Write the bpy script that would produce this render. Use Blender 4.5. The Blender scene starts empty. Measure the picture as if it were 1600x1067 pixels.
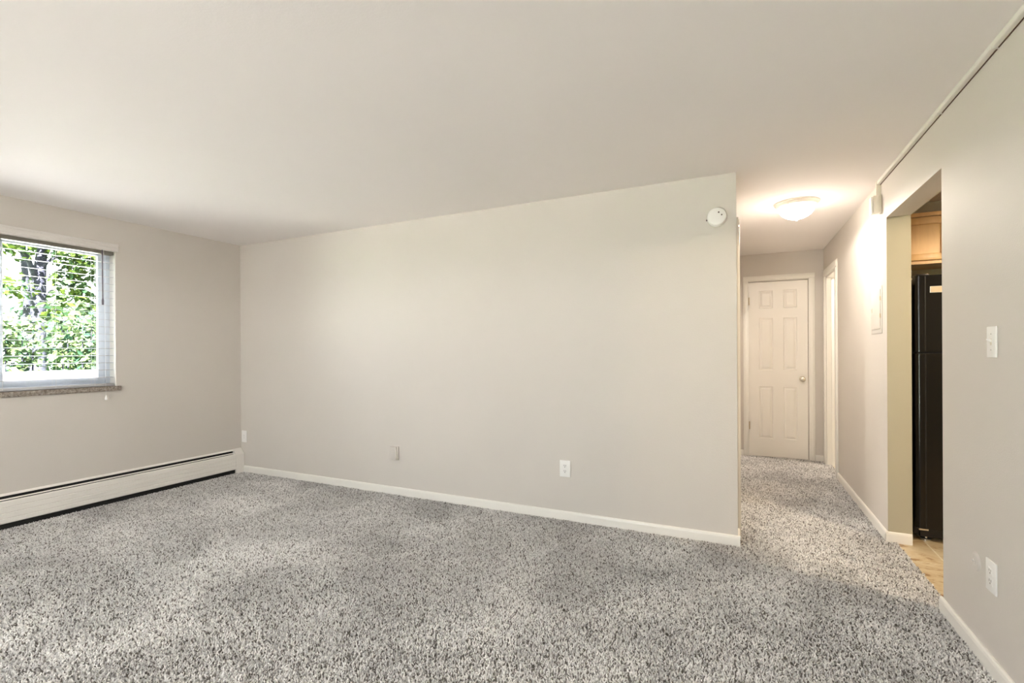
import bpy, bmesh, math, random
from mathutils import Vector, Matrix
random.seed(7)
sc = bpy.context.scene
C = sc.collection
PI = math.pi

# ------------------------------------------------------------------ dimensions (metres)
CE = 2.355            # ceiling height
EYE = 1.2284
D = 3.328             # main wall plane (y)
L = 4.689             # window wall plane (x = -L)
R = 0.8695            # right wall plane (x)
H = 6.261             # end wall of the hall (y)
BACK = -2.735         # wall behind the photographer (y)
T = 0.125             # inner wall thickness
RK = R + T            # kitchen side of the right wall
KB = 4.65             # kitchen back wall (y)

# ------------------------------------------------------------------ camera
FPX, YAW, CY, ROLL = 749.41, math.radians(25.1394), 550.656, -0.004912
cam_d = bpy.data.cameras.new('camera')
cam_d.sensor_width = 36.0
cam_d.lens = FPX * 36.0 / 1600.0
cam_d.shift_y = (CY - 533.5) / 1600.0
cam_d.clip_start = 0.05
cam_d.clip_end = 300
cam = bpy.data.objects.new('camera', cam_d)
C.objects.link(cam)
rt = Vector((math.cos(YAW), math.sin(YAW), 0))
up = Vector((0, 0, 1))
fw = Vector((-math.sin(YAW), math.cos(YAW), 0))
cx_ = rt * math.cos(ROLL) + up * math.sin(ROLL)
cy_ = -rt * math.sin(ROLL) + up * math.cos(ROLL)
m = Matrix((cx_, cy_, -fw)).transposed().to_4x4()
m.translation = (0, 0, EYE)
cam.matrix_world = m
sc.camera = cam

# ------------------------------------------------------------------ world, sun, exposure
SKY = 3.8
SUN = 96.0
w = bpy.data.worlds.new('world')
sc.world = w
w.use_nodes = True
bg = w.node_tree.nodes['Background']
bg.inputs[0].default_value = (0.90, 0.95, 1.0, 1)
bg.inputs[1].default_value = SKY
sun_d = bpy.data.lights.new('sun', 'SUN')
sun_d.energy = SUN
sun_d.angle = math.radians(0.6)
sun_d.color = (1.0, 0.965, 0.93)
sun = bpy.data.objects.new('sun', sun_d)
C.objects.link(sun)
sun.rotation_euler = Vector((0.45, -0.45, 0.77)).to_track_quat('Z', 'Y').to_euler()
sun.location = (6, 4, 12)


def portal(name, loc, direction, sx, sy):
    """daylight sampling portal in a window opening"""
    d = bpy.data.lights.new(name, 'AREA')
    d.shape = 'RECTANGLE'
    d.size, d.size_y = sx, sy
    d.cycles.is_portal = True
    o = bpy.data.objects.new(name, d)
    C.objects.link(o)
    o.location = loc
    o.rotation_euler = (-Vector(direction)).to_track_quat('Z', 'Y').to_euler()


WY0, WY1, WZ0, WZ1 = 0.84, 2.218, 0.962, 2.085      # living room window opening
PX0, PX1, PZ1 = -2.7, -0.7, 2.06                    # patio opening added behind the photographer to fill the room with daylight
BY0, BY1 = 3.75, 5.9                                # side bedroom window
portal('portal_window', (-L - 0.17, (WY0 + WY1) / 2, (WZ0 + WZ1) / 2), (1, 0, 0), WZ1 - WZ0, WY1 - WY0)
portal('portal_patio', ((PX0 + PX1) / 2, BACK - 0.17, PZ1 / 2), (0, 1, 0), PX1 - PX0, PZ1)
portal('portal_bedroom', (-L - 0.17, (BY0 + BY1) / 2, (WZ0 + WZ1) / 2), (1, 0, 0), WZ1 - WZ0, BY1 - BY0)

vs = sc.view_settings
vs.view_transform = 'Standard'
vs.look = 'None'
vs.gamma = 1.0
vs.exposure = 1.22
vs.use_curve_mapping = False
cyc = sc.cycles
cyc.use_denoising = True
cyc.denoiser = 'OPENIMAGEDENOISE'
cyc.denoising_input_passes = 'RGB_ALBEDO_NORMAL'
cyc.max_bounces = 10
cyc.diffuse_bounces = 7
cyc.transparent_max_bounces = 16
cyc.caustics_reflective = False
cyc.caustics_refractive = False
cyc.sample_clamp_indirect = 12

# ------------------------------------------------------------------ materials
MAT = {}


def mat(name, col, rough=0.6, metal=0.0, spec=0.5, noise=None, bump=None, emit=None, coat=0.0, trans=0.0):
    """principled material; noise=(scale, amount) colour grain, bump=(scale, strength, distance)"""
    m = bpy.data.materials.new(name)
    m.use_nodes = True
    nt = m.node_tree
    b = nt.nodes['Principled BSDF']
    b.inputs['Base Color'].default_value = (*col, 1)
    b.inputs['Roughness'].default_value = rough
    b.inputs['Metallic'].default_value = metal
    b.inputs['Specular IOR Level'].default_value = spec
    b.inputs['Coat Weight'].default_value = coat
    geo = nt.nodes.new('ShaderNodeNewGeometry')
    if noise:
        n = nt.nodes.new('ShaderNodeTexNoise')
        n.inputs['Scale'].default_value = noise[0]
        n.inputs['Detail'].default_value = 4
        nt.links.new(geo.outputs['Position'], n.inputs['Vector'])
        mr = nt.nodes.new('ShaderNodeMapRange')
        mr.inputs['From Min'].default_value = 0.3
        mr.inputs['From Max'].default_value = 0.7
        mr.inputs['To Min'].default_value = 1 - noise[1]
        mr.inputs['To Max'].default_value = 1 + noise[1]
        nt.links.new(n.outputs['Fac'], mr.inputs['Value'])
        mx = nt.nodes.new('ShaderNodeVectorMath')
        mx.operation = 'SCALE'
        mx.inputs[0].default_value = col
        nt.links.new(mr.outputs['Result'], mx.inputs['Scale'])
        nt.links.new(mx.outputs['Vector'], b.inputs['Base Color'])
    if bump:
        n2 = nt.nodes.new('ShaderNodeTexNoise')
        n2.inputs['Scale'].default_value = bump[0]
        n2.inputs['Detail'].default_value = 3
        nt.links.new(geo.outputs['Position'], n2.inputs['Vector'])
        bp = nt.nodes.new('ShaderNodeBump')
        bp.inputs['Strength'].default_value = bump[1]
        bp.inputs['Distance'].default_value = bump[2]
        nt.links.new(n2.outputs['Fac'], bp.inputs['Height'])
        nt.links.new(bp.outputs['Normal'], b.inputs['Normal'])
    if emit:
        b.inputs['Emission Color'].default_value = (*emit[0], 1)
        b.inputs['Emission Strength'].default_value = emit[1]
    MAT[name] = m
    return m


WALL = (0.645, 0.606, 0.562)
mat('wall_paint', WALL, 0.58, spec=0.28, noise=(1.4, 0.012), bump=(160, 0.16, 0.004))
mat('ceiling_paint', (0.86, 0.826, 0.812), 0.8, spec=0.2, noise=(1.1, 0.012), bump=(120, 0.12, 0.004))
mat('kitchen_paint', (0.44, 0.41, 0.31), 0.5, spec=0.4, noise=(2, 0.015), bump=(160, 0.14, 0.004))
mat('trim_paint', (0.84, 0.82, 0.77), 0.35, noise=(3, 0.01))
mat('door_paint', (0.85, 0.82, 0.77), 0.38, noise=(5, 0.01), bump=(90, 0.06, 0.002))
mat('heater_enamel', (0.86, 0.83, 0.78), 0.35, noise=(3, 0.015))
mat('slot_black', (0.012, 0.011, 0.010), 0.8)
mat('white_plastic', (0.86, 0.85, 0.83), 0.32)
mat('grey_plastic', (0.5, 0.49, 0.47), 0.4)
mat('ivory_plastic', (0.74, 0.69, 0.60), 0.4)
mat('slot_grey', (0.16, 0.14, 0.12), 0.7)
mat('dark_dot', (0.06, 0.035, 0.03), 0.6)
mat('vinyl', (0.66, 0.71, 0.78), 0.35)
mat('headrail', (0.16, 0.15, 0.12), 0.5)  # darkened to paint in the shadow under the valance
mat('aluminium', (0.42, 0.46, 0.52), 0.4, metal=0.6)
mat('slat', (0.50, 0.50, 0.52), 0.4)
mat('valance', (0.74, 0.71, 0.68), 0.4)
mat('cord', (0.85, 0.85, 0.84), 0.7)
mat('wand', (0.10, 0.08, 0.11), 0.4)
mat('brass', (0.62, 0.50, 0.33), 0.28, metal=1.0)
mat('nickel', (0.70, 0.66, 0.58), 0.3, metal=0.9)
mat('lamp_metal', (0.80, 0.74, 0.67), 0.35, metal=0.35)
mat('lamp_glass', (0.95, 0.92, 0.86), 0.3, emit=((1.0, 0.89, 0.77), 14.0))
mat('fridge_black', (0.004, 0.004, 0.005), 0.18, spec=0.42, bump=(220, 0.10, 0.002))
mat('fridge_side', (0.008, 0.008, 0.009), 0.35, bump=(260, 0.15, 0.002))
mat('badge', (0.56, 0.47, 0.34), 0.35, metal=0.5)
mat('badge_rim', (0.85, 0.82, 0.75), 0.25, metal=0.4)
mat('raceway', (0.78, 0.76, 0.71), 0.4)
mat('raceway_shadow', (0.12, 0.07, 0.045), 0.8)
mat('grout', (0.78, 0.72, 0.60), 0.9)
mat('exterior', (0.55, 0.53, 0.50), 0.8)
mat('carpet_base', (0.40, 0.39, 0.38), 1.0, spec=0.0)
mat('concrete', (0.66, 0.66, 0.66), 0.8, noise=(2.0, 0.12), bump=(30, 0.2, 0.01))
mat('paving', (0.27, 0.26, 0.25), 0.8, noise=(2.0, 0.12), bump=(30, 0.2, 0.01))
mat('grass', (0.10, 0.16, 0.05), 0.9, noise=(3.0, 0.3))
mat('bark', (0.024, 0.024, 0.034), 0.95, spec=0.05, noise=(14, 0.3), bump=(25, 0.6, 0.02))
mat('siding', (0.80, 0.79, 0.77), 0.7)
mat('siding_glass', (0.05, 0.06, 0.08), 0.1)


def mat_stone(name):
    m = mat(name, (0.3, 0.26, 0.22), 0.45)
    nt = m.node_tree
    geo = nt.nodes.new('ShaderNodeNewGeometry')
    n = nt.nodes.new('ShaderNodeTexNoise')
    n.inputs['Scale'].default_value = 60
    n.inputs['Detail'].default_value = 6
    n.inputs['Roughness'].default_value = 0.7
    nt.links.new(geo.outputs['Position'], n.inputs['Vector'])
    r = nt.nodes.new('ShaderNodeValToRGB')
    r.color_ramp.elements[0].position = 0.36
    r.color_ramp.elements[0].color = (0.13, 0.095, 0.07, 1)
    r.color_ramp.elements[1].position = 0.64
    r.color_ramp.elements[1].color = (0.46, 0.42, 0.37, 1)
    nt.links.new(n.outputs['Fac'], r.inputs['Fac'])
    nt.links.new(r.outputs['Color'], nt.nodes['Principled BSDF'].inputs['Base Color'])


mat_stone('stone_sill')


def mat_tile(name):
    """travertine-look floor tile: cream with rusty brown veins running across"""
    m = mat(name, (0.5, 0.4, 0.25), 0.35)
    nt = m.node_tree
    geo = nt.nodes.new('ShaderNodeNewGeometry')
    oi = nt.nodes.new('ShaderNodeObjectInfo')
    mp = nt.nodes.new('ShaderNodeMapping')
    mp.inputs['Scale'].default_value = (7.0, 11.0, 1.0)
    nt.links.new(geo.outputs['Position'], mp.inputs['Vector'])
    n = nt.nodes.new('ShaderNodeTexNoise')
    n.noise_dimensions = '4D'
    n.inputs['Scale'].default_value = 1.0
    n.inputs['Detail'].default_value = 7
    n.inputs['Roughness'].default_value = 0.65
    n.inputs['Distortion'].default_value = 1.4
    ms = nt.nodes.new('ShaderNodeMath')
    ms.operation = 'MULTIPLY'
    ms.inputs[1].default_value = 30
    nt.links.new(oi.outputs['Random'], ms.inputs[0])
    nt.links.new(ms.outputs[0], n.inputs['W'])
    nt.links.new(mp.outputs['Vector'], n.inputs['Vector'])
    r = nt.nodes.new('ShaderNodeValToRGB')
    cr = r.color_ramp
    cr.elements[0].position = 0.33
    cr.elements[0].color = (0.16, 0.085, 0.04, 1)
    cr.elements[1].position = 0.56
    cr.elements[1].color = (0.62, 0.52, 0.35, 1)
    e = cr.elements.new(0.40)
    e.color = (0.36, 0.22, 0.10, 1)
    e = cr.elements.new(0.455)
    e.color = (0.55, 0.43, 0.26, 1)
    nt.links.new(n.outputs['Fac'], r.inputs['Fac'])
    nt.links.new(r.outputs['Color'], nt.nodes['Principled BSDF'].inputs['Base Color'])


mat_tile('floor_tile')


def mat_wood(name, c0, c1):
    m = mat(name, c0, 0.38)
    nt = m.node_tree
    geo = nt.nodes.new('ShaderNodeNewGeometry')
    mp = nt.nodes.new('ShaderNodeMapping')
    mp.inputs['Scale'].default_value = (26, 26, 4)
    nt.links.new(geo.outputs['Position'], mp.inputs['Vector'])
    n = nt.nodes.new('ShaderNodeTexNoise')
    n.inputs['Scale'].default_value = 1.3
    n.inputs['Detail'].default_value = 6
    nt.links.new(mp.outputs['Vector'], n.inputs['Vector'])
    r = nt.nodes.new('ShaderNodeValToRGB')
    r.color_ramp.elements[0].position = 0.3
    r.color_ramp.elements[0].color = (*c0, 1)
    r.color_ramp.elements[1].position = 0.7
    r.color_ramp.elements[1].color = (*c1, 1)
    nt.links.new(n.outputs['Fac'], r.inputs['Fac'])
    nt.links.new(r.outputs['Color'], nt.nodes['Principled BSDF'].inputs['Base Color'])


mat_wood('maple', (0.64, 0.39, 0.165), (0.72, 0.46, 0.20))


def mat_carpet(name):
    """colour per tuft from the mesh, with patchy noise painting in the shading of brushed pile"""
    m = mat(name, (0.4, 0.38, 0.36), 0.95, spec=0.05)
    nt = m.node_tree
    a = nt.nodes.new('ShaderNodeAttribute')
    a.attribute_name = 'Col'
    geo = nt.nodes.new('ShaderNodeNewGeometry')
    n = nt.nodes.new('ShaderNodeTexNoise')  # broad light and dark patches: shading of brushed pile put into the colour
    n.inputs['Scale'].default_value = 1.7
    n.inputs['Detail'].default_value = 5
    n.inputs['Distortion'].default_value = 0.6
    nt.links.new(geo.outputs['Position'], n.inputs['Vector'])
    mr = nt.nodes.new('ShaderNodeMapRange')
    mr.inputs['From Min'].default_value = 0.32
    mr.inputs['From Max'].default_value = 0.68
    mr.inputs['To Min'].default_value = 0.76
    mr.inputs['To Max'].default_value = 1.16
    nt.links.new(n.outputs['Fac'], mr.inputs['Value'])
    mx = nt.nodes.new('ShaderNodeVectorMath')
    mx.operation = 'SCALE'
    nt.links.new(a.outputs['Color'], mx.inputs[0])
    nt.links.new(mr.outputs['Result'], mx.inputs['Scale'])
    b = nt.nodes['Principled BSDF']
    nt.links.new(mx.outputs['Vector'], b.inputs['Base Color'])
    b.inputs['Sheen Weight'].default_value = 0.15


mat_carpet('carpet_pile')


def mat_glass(name):
    m = bpy.data.materials.new(name)
    m.use_nodes = True
    nt = m.node_tree
    nt.nodes.clear()
    out = nt.nodes.new('ShaderNodeOutputMaterial')
    tr = nt.nodes.new('ShaderNodeBsdfTransparent')
    tr.inputs[0].default_value = (0.95, 0.97, 0.96, 1)
    gl = nt.nodes.new('ShaderNodeBsdfGlossy')
    gl.inputs['Roughness'].default_value = 0.02
    fr = nt.nodes.new('ShaderNodeFresnel')
    fr.inputs['IOR'].default_value = 1.25
    mx = nt.nodes.new('ShaderNodeMixShader')
    nt.links.new(fr.outputs[0], mx.inputs[0])
    nt.links.new(tr.outputs[0], mx.inputs[1])
    nt.links.new(gl.outputs[0], mx.inputs[2])
    nt.links.new(mx.outputs[0], out.inputs[0])
    MAT[name] = m


mat_glass('glass')


def mat_leaf(name, c0, c1):
    m = bpy.data.materials.new(name)
    m.use_nodes = True
    nt = m.node_tree
    nt.nodes.clear()
    out = nt.nodes.new('ShaderNodeOutputMaterial')
    a = nt.nodes.new('ShaderNodeAttribute')
    a.attribute_name = 'Col'
    r = nt.nodes.new('ShaderNodeValToRGB')
    r.color_ramp.elements[0].color = (*c0, 1)
    r.color_ramp.elements[1].color = (*c1, 1)
    nt.links.new(a.outputs['Fac'], r.inputs['Fac'])
    df = nt.nodes.new('ShaderNodeBsdfPrincipled')
    df.inputs['Roughness'].default_value = 0.6
    df.inputs['Specular IOR Level'].default_value = 0.12
    tl = nt.nodes.new('ShaderNodeBsdfTranslucent')
    mx = nt.nodes.new('ShaderNodeMixShader')
    mx.inputs[0].default_value = 0.35
    nt.links.new(r.outputs['Color'], df.inputs['Base Color'])
    nt.links.new(r.outputs['Color'], tl.inputs['Color'])
    nt.links.new(df.outputs[0], mx.inputs[1])
    nt.links.new(tl.outputs[0], mx.inputs[2])
    nt.links.new(mx.outputs[0], out.inputs[0])
    MAT[name] = m


mat_leaf('leaf_tree', (0.006, 0.020, 0.008), (0.036, 0.052, 0.006))
mat_leaf('leaf_shrub', (0.009, 0.030, 0.017), (0.072, 0.094, 0.036))
mat_leaf('leaf_far', (0.02, 0.04, 0.03), (0.08, 0.11, 0.05))


# ------------------------------------------------------------------ mesh helpers
def bx(bm, lo, hi, bev=0.0):
    v = [bm.verts.new((x, y, z)) for x in (lo[0], hi[0]) for y in (lo[1], hi[1]) for z in (lo[2], hi[2])]
    fs = [bm.faces.new([v[i] for i in q]) for q in
          ((0, 1, 3, 2), (4, 6, 7, 5), (0, 4, 5, 1), (2, 3, 7, 6), (0, 2, 6, 4), (1, 5, 7, 3))]
    if bev > 0:
        es = list({e for f in fs for e in f.edges})
        bmesh.ops.bevel(bm, geom=es, offset=bev, segments=2, profile=0.5, affect='EDGES')


def prism(bm, pts, axis, a, b):
    """extrude a closed 2-D outline from a to b along an axis ('x': pts are (y,z), 'y': (x,z), 'z': (x,y))"""
    def P(p, t):
        return {'x': (t, p[0], p[1]), 'y': (p[0], t, p[1]), 'z': (p[0], p[1], t)}[axis]
    A = [bm.verts.new(P(p, a)) for p in pts]
    B = [bm.verts.new(P(p, b)) for p in pts]
    n = len(pts)
    bm.faces.new(A)
    bm.faces.new(B[::-1])
    for i in range(n):
        bm.faces.new((A[i], B[i], B[(i + 1) % n], A[(i + 1) % n]))


def lathe(bm, prof, origin, axis='z', n=40):
    """revolve (r, h) pairs round an axis through origin; h along +axis (or '-x' etc.)"""
    sg = -1 if axis[0] == '-' else 1
    ax = axis[-1]
    rings = []
    for r, h in prof:
        ring = []
        for k in range(n if r > 1e-6 else 1):
            a = 2 * PI * k / n
            u, v, t = r * math.cos(a), r * math.sin(a), sg * h
            p = {'x': (t, u, v), 'y': (u, t, v), 'z': (u, v, t)}[ax]
            ring.append(bm.verts.new(Vector(p) + Vector(origin)))
        rings.append(ring)
    for A, B in zip(rings, rings[1:]):
        for k in range(n):
            k2 = (k + 1) % n
            if len(A) == 1 and len(B) > 1:
                bm.faces.new((A[0], B[k], B[k2]))
            elif len(B) == 1 and len(A) > 1:
                bm.faces.new((A[k], B[0], A[k2]))
            elif len(A) > 1:
                bm.faces.new((A[k], B[k], B[k2], A[k2]))


def tube(bm, pts, radii, n=8):
    pts = [Vector(p) for p in pts]
    if not isinstance(radii, (list, tuple)):
        radii = [radii] * len(pts)
    rings = []
    for i, p in enumerate(pts):
        d = (pts[min(i + 1, len(pts) - 1)] - pts[max(i - 1, 0)]).normalized()
        a = d.orthogonal().normalized() if i == 0 else (rings_u - d * rings_u.dot(d)).normalized()
        rings_u = a
        b = d.cross(a)
        rings.append([bm.verts.new(p + (a * math.cos(2 * PI * k / n) + b * math.sin(2 * PI * k / n)) * radii[i])
                      for k in range(n)])
    for A, B in zip(rings, rings[1:]):
        for k in range(n):
            bm.faces.new((A[k], A[(k + 1) % n], B[(k + 1) % n], B[k]))
    bm.faces.new(rings[0][::-1])
    bm.faces.new(rings[-1])


def obj(name, bm, material, parent=None, smooth=False, keep=False):
    bmesh.ops.recalc_face_normals(bm, faces=bm.faces[:])
    me = bpy.data.meshes.new(name)
    bm.to_mesh(me)
    bm.free()
    if smooth:
        for p in me.polygons:
            p.use_smooth = True
        try:
            me.set_sharp_from_angle(angle=math.radians(38))
        except Exception:
            pass
    me.materials.append(MAT[material])
    o = bpy.data.objects.new(name, me)
    C.objects.link(o)
    if parent:
        o.parent = parent
        o.matrix_parent_inverse = Matrix.Translation(-parent.location)
    return o


def tag(o, label=None, cat=None, group=None, kind=None):
    if label:
        o['label'] = label
    if cat:
        o['category'] = cat
    if group:
        o['group'] = group
    if kind:
        o['kind'] = kind
    return o


def thing(name, loc, label, cat, group=None, kind=None):
    o = bpy.data.objects.new(name, None)
    C.objects.link(o)
    o.empty_display_size = 0.05
    o.location = loc
    return tag(o, label, cat, group, kind)


def box_obj(name, lo, hi, material, parent=None, bev=0.0):
    bm = bmesh.new()
    bx(bm, lo, hi, bev)
    return obj(name, bm, material, parent, smooth=bev > 0)


def boxes_obj(name, boxes, material, parent=None):
    bm = bmesh.new()
    for lo, hi in boxes:
        bx(bm, lo, hi)
    return obj(name, bm, material, parent)


def struct(name, boxes, material, label, cat):
    return tag(boxes_obj(name, boxes, material), label, cat, kind='structure')


# ------------------------------------------------------------------ the setting
OUT = -L - 0.165       # outer face of the window wall
struct('ceiling', [((OUT, BACK - .2, CE), (3.4, H + .4, CE + .15))], 'ceiling_paint',
       'smooth off white painted ceiling over room and hall', 'ceiling')
floor = struct('floor', [((OUT, BACK - .2, -.15), (0.915, D, 0.0)), ((-.02, D, -.15), (0.915, H + .4, 0.0))],
               'carpet_base', 'speckled grey beige carpet across living room and hall', 'floor')
struct('floor_bedroom', [((OUT, D, -.15), (-.02, H + .4, 0.0))], 'carpet_base',
       'carpeted floor of the room beside the hall', 'floor')

# window wall with two openings
def wall_with_holes_x(name, x0, x1, ya, yb, holes, material, label):
    """wall in a plane x = const; holes = [(y0, y1, z0, z1)] sorted by y"""
    bs = []
    y = ya
    for (h0, h1, z0, z1) in holes:
        if h0 > y:
            bs.append(((x0, y, 0), (x1, h0, CE)))
        if z0 > 0:
            bs.append(((x0, h0, 0), (x1, h1, z0)))
        if z1 < CE:
            bs.append(((x0, h0, z1), (x1, h1, CE)))
        y = h1
    bs.append(((x0, y, 0), (x1, yb, CE)))
    return struct(name, bs, material, label, 'wall')


wall_with_holes_x('wall_left', OUT, -L, BACK - .2, H + .4, [(WY0, WY1, WZ0, WZ1), (BY0, BY1, WZ0, WZ1)], 'wall_paint',
                  'beige painted wall holding the window above the baseboard heater')
struct('wall_back', [((-L, D, 0), (0, D + .12, CE))], 'wall_paint',
       'long beige painted wall with smoke detector and outlets', 'wall')
HD0, HD1, HDZ = 3.535, 4.30, 2.045                  # doorway in the hall's left wall
wall_with_holes_x('wall_hall_left', -.12, 0, D + .12, H, [(HD0, HD1, 0, HDZ)], 'wall_paint',
                  'beige wall of the hall beyond the corner of the long wall')
struct('wall_hall_end', [((OUT, H + .04, 0), (0.119, H + .16, CE)), ((0.119, H + .04, 2.034), (0.721, H + .16, CE)),
                         ((0.721, H + .04, 0), (3.4, H + .16, CE)),
                         ((-.12, H, 0), (0.119, H + .04, CE)), ((0.721, H, 0), (R + .01, H + .04, CE)),
                         ((0.119, H, 2.034), (0.721, H + .04, CE)),
                         ((-.12, H + .16, 0), (R + .2, H + .38, 2.1))], 'wall_paint',
       'beige end wall of the hall around the white panel door', 'wall')
KO0, KO1, KOZ = 2.888, 3.802, 2.082                 # kitchen opening in the right wall
SD0, SD1, SDZ = 5.52, 6.112, 2.03                   # side door opening
wall_with_holes_x('wall_right', R, RK - .004, BACK - .2, H + .04, [(KO0, KO1, 0, KOZ), (SD0, SD1, 0, SDZ)], 'wall_paint',
                  'beige painted wall with the kitchen opening and light switch')
struct('wall_front', [((OUT, BACK - .2, 0), (PX0, BACK, CE)), ((PX1, BACK - .2, 0), (3.4, BACK, CE)),
                      ((PX0, BACK - .2, PZ1), (PX1, BACK, CE))], 'wall_paint',
       'beige wall behind the viewpoint with the added patio door', 'wall')
# kitchen shell (khaki side) and the side room
struct('wall_kitchen_left', [((RK - .004, .6, 0), (RK, KO0 - .0, CE)), ((RK - .004, KO0, KOZ), (RK, KO1, CE)),
                             ((RK - .004, KO1, 0), (RK, KB, CE)),
                             ((R + .0006, KO1 - .0015, 0), (RK, KO1, KOZ)),
                             ], 'kitchen_paint', 'khaki painted jamb and kitchen side of the opening', 'wall')
struct('wall_kitchen_back', [((RK, KB, 0), (3.4, KB + .12, CE))], 'kitchen_paint',
       'khaki painted kitchen wall behind the refrigerator', 'wall')
struct('wall_kitchen_right', [((3.28, .6, 0), (3.4, H + .16, CE))], 'kitchen_paint',
       'khaki painted far side wall of the kitchen', 'wall')
struct('wall_kitchen_front', [((RK, .48, 0), (3.4, .6, CE))], 'kitchen_paint',
       'khaki painted kitchen wall opposite the refrigerator', 'wall')

# kitchen floor with single tiles
kf = struct('floor_kitchen', [((0.915, .6, -.15), (3.4, H + .04, .0012))], 'grout',
            'brown veined stone look tiles on the kitchen floor', 'floor')
TS, GR = 0.305, 0.009
tb = bmesh.new()
bx(tb, (-TS / 2 + GR / 2, -TS / 2 + GR / 2, -.006), (TS / 2 - GR / 2, TS / 2 - GR / 2, .003))
bmesh.ops.recalc_face_normals(tb, faces=tb.faces[:])
tile_me = bpy.data.meshes.new('tile')
tb.to_mesh(tile_me)
tb.free()
tile_me.materials.append(MAT['floor_tile'])
for ix in range(-1, 7):
    for iy in range(-9, 3):
        cx = 1.083 + TS * (ix + .5)
        cy = 3.776 + TS * (iy + .5) - (0.29 * TS if ix < 0 else 0)
        if ix == -1:
            continue
        t = bpy.data.objects.new('tile', tile_me)
        t.location = (cx, cy, 0)
        C.objects.link(t)
        t.parent = kf
# the column of cut tiles along the carpet edge
cut = bmesh.new()
bx(cut, (0.918, -TS + GR / 2, -.006), (1.083 - GR / 2, TS - GR / 2, .003))
cut_me = bpy.data.meshes.new('tile')
bmesh.ops.recalc_face_normals(cut, faces=cut.faces[:])
cut.to_mesh(cut_me)
cut.free()
cut_me.materials.append(MAT['floor_tile'])
for iy in range(4):
    t = bpy.data.objects.new('tile', cut_me)
    t.location = (0, 3.52 + 2 * TS * (iy - 2) + TS, 0)
    C.objects.link(t)
    t.parent = kf


# ------------------------------------------------------------------ carpet pile
def pile_mesh(name, size, n):
    rnd = random.Random(3)
    verts, faces, cols = [], [], []
    st = size / n
    for i in range(n):
        for j in range(n):
            px = -size / 2 + (i + .5 + rnd.uniform(-.46, .46)) * st
            py = -size / 2 + (j + .5 + rnd.uniform(-.46, .46)) * st
            h = rnd.uniform(.007, .014)
            a = rnd.uniform(0, 2 * PI)
            ln = rnd.uniform(.001, .009)
            dx, dy = math.cos(a) * ln, math.sin(a) * ln
            tw = rnd.uniform(0, PI)
            w0, w1, w2 = .0022, .0034, .0017
            base = len(verts)
            for (hh, ww, q, tt) in ((0.001, w0, 0, 0), (h * .6, w1, .45, .6), (h, w2, 1, 1.2)):
                for k in range(3):
                    b = tw + tt + k * 2 * PI / 3
                    verts.append((px + dx * q + math.cos(b) * ww, py + dy * q + math.sin(b) * ww, hh))
            for lv in (0, 3):
                for k in range(3):
                    k2 = (k + 1) % 3
                    faces.append((base + lv + k, base + lv + k2, base + lv + 3 + k2, base + lv + 3 + k))
            faces.append((base + 6, base + 7, base + 8))
            t = rnd.random()
            if t < .62:
                s = rnd.uniform(.86, 1.12)
                c = (.88 * s, .865 * s, .85 * s)
            elif t < .86:
                s = rnd.uniform(.8, 1.1)
                c = (.66 * s, .645 * s, .63 * s)
            else:
                s = rnd.uniform(.7, 1.1)
                c = (.22 * s, .20 * s, .18 * s)
            cols.extend([c] * 9)
    me = bpy.data.meshes.new(name)
    me.from_pydata(verts, [], faces)
    ca = me.color_attributes.new('Col', 'FLOAT_COLOR', 'POINT')
    for i, c in enumerate(cols):
        ca.data[i].color = (*c, 1)
    me.materials.append(MAT['carpet_pile'])
    return me


PT = 0.4675
pile_me = pile_mesh('carpet_pile', PT, 64)


def pile(x1, y1, nx, ny, seed):
    """one object: the swatch of tufts repeated on a grid, each swatch turned by a random quarter"""
    o = bpy.data.objects.new('carpet_pile', pile_me)
    C.objects.link(o)
    o.parent = floor
    o['kind'] = 'stuff'
    o.location = (x1 - nx * PT / 2, y1 - ny * PT / 2, 0)
    g = bpy.data.node_groups.new('pile_grid', 'GeometryNodeTree')
    g.interface.new_socket('Geometry', in_out='INPUT', socket_type='NodeSocketGeometry')
    g.interface.new_socket('Geometry', in_out='OUTPUT', socket_type='NodeSocketGeometry')
    gi, go = g.nodes.new('NodeGroupInput'), g.nodes.new('NodeGroupOutput')
    gr = g.nodes.new('GeometryNodeMeshGrid')
    gr.inputs['Size X'].default_value = (nx - 1) * PT
    gr.inputs['Size Y'].default_value = (ny - 1) * PT
    gr.inputs['Vertices X'].default_value = nx
    gr.inputs['Vertices Y'].default_value = ny
    ip = g.nodes.new('GeometryNodeInstanceOnPoints')
    rv = g.nodes.new('FunctionNodeRandomValue')
    rv.data_type = 'INT'
    rv.inputs[4].default_value = 0
    rv.inputs[5].default_value = 3
    rv.inputs['Seed'].default_value = seed
    mu = g.nodes.new('ShaderNodeMath')
    mu.operation = 'MULTIPLY'
    mu.inputs[1].default_value = PI / 2
    cb = g.nodes.new('ShaderNodeCombineXYZ')
    g.links.new(rv.outputs[2], mu.inputs[0])
    g.links.new(mu.outputs[0], cb.inputs['Z'])
    g.links.new(gr.outputs['Mesh'], ip.inputs['Points'])
    g.links.new(gi.outputs[0], ip.inputs['Instance'])
    g.links.new(cb.outputs[0], ip.inputs['Rotation'])
    g.links.new(ip.outputs[0], go.inputs[0])
    md = o.modifiers.new('pile_grid', 'NODES')
    md.node_group = g
    return o


pile(0.915, D + .004, 12, 13, 1)
pile(0.915, D + .004 + 7 * PT, 2, 7, 2)

# ------------------------------------------------------------------ baseboards and trim
BH, BT = 0.072, 0.013


def bprof(sign=1):
    return [(0, .004), (BT * sign, .004), (BT * sign, BH - .016), (BT * .8 * sign, BH - .005), (BT * .4 * sign, BH), (0, BH)]


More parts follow.
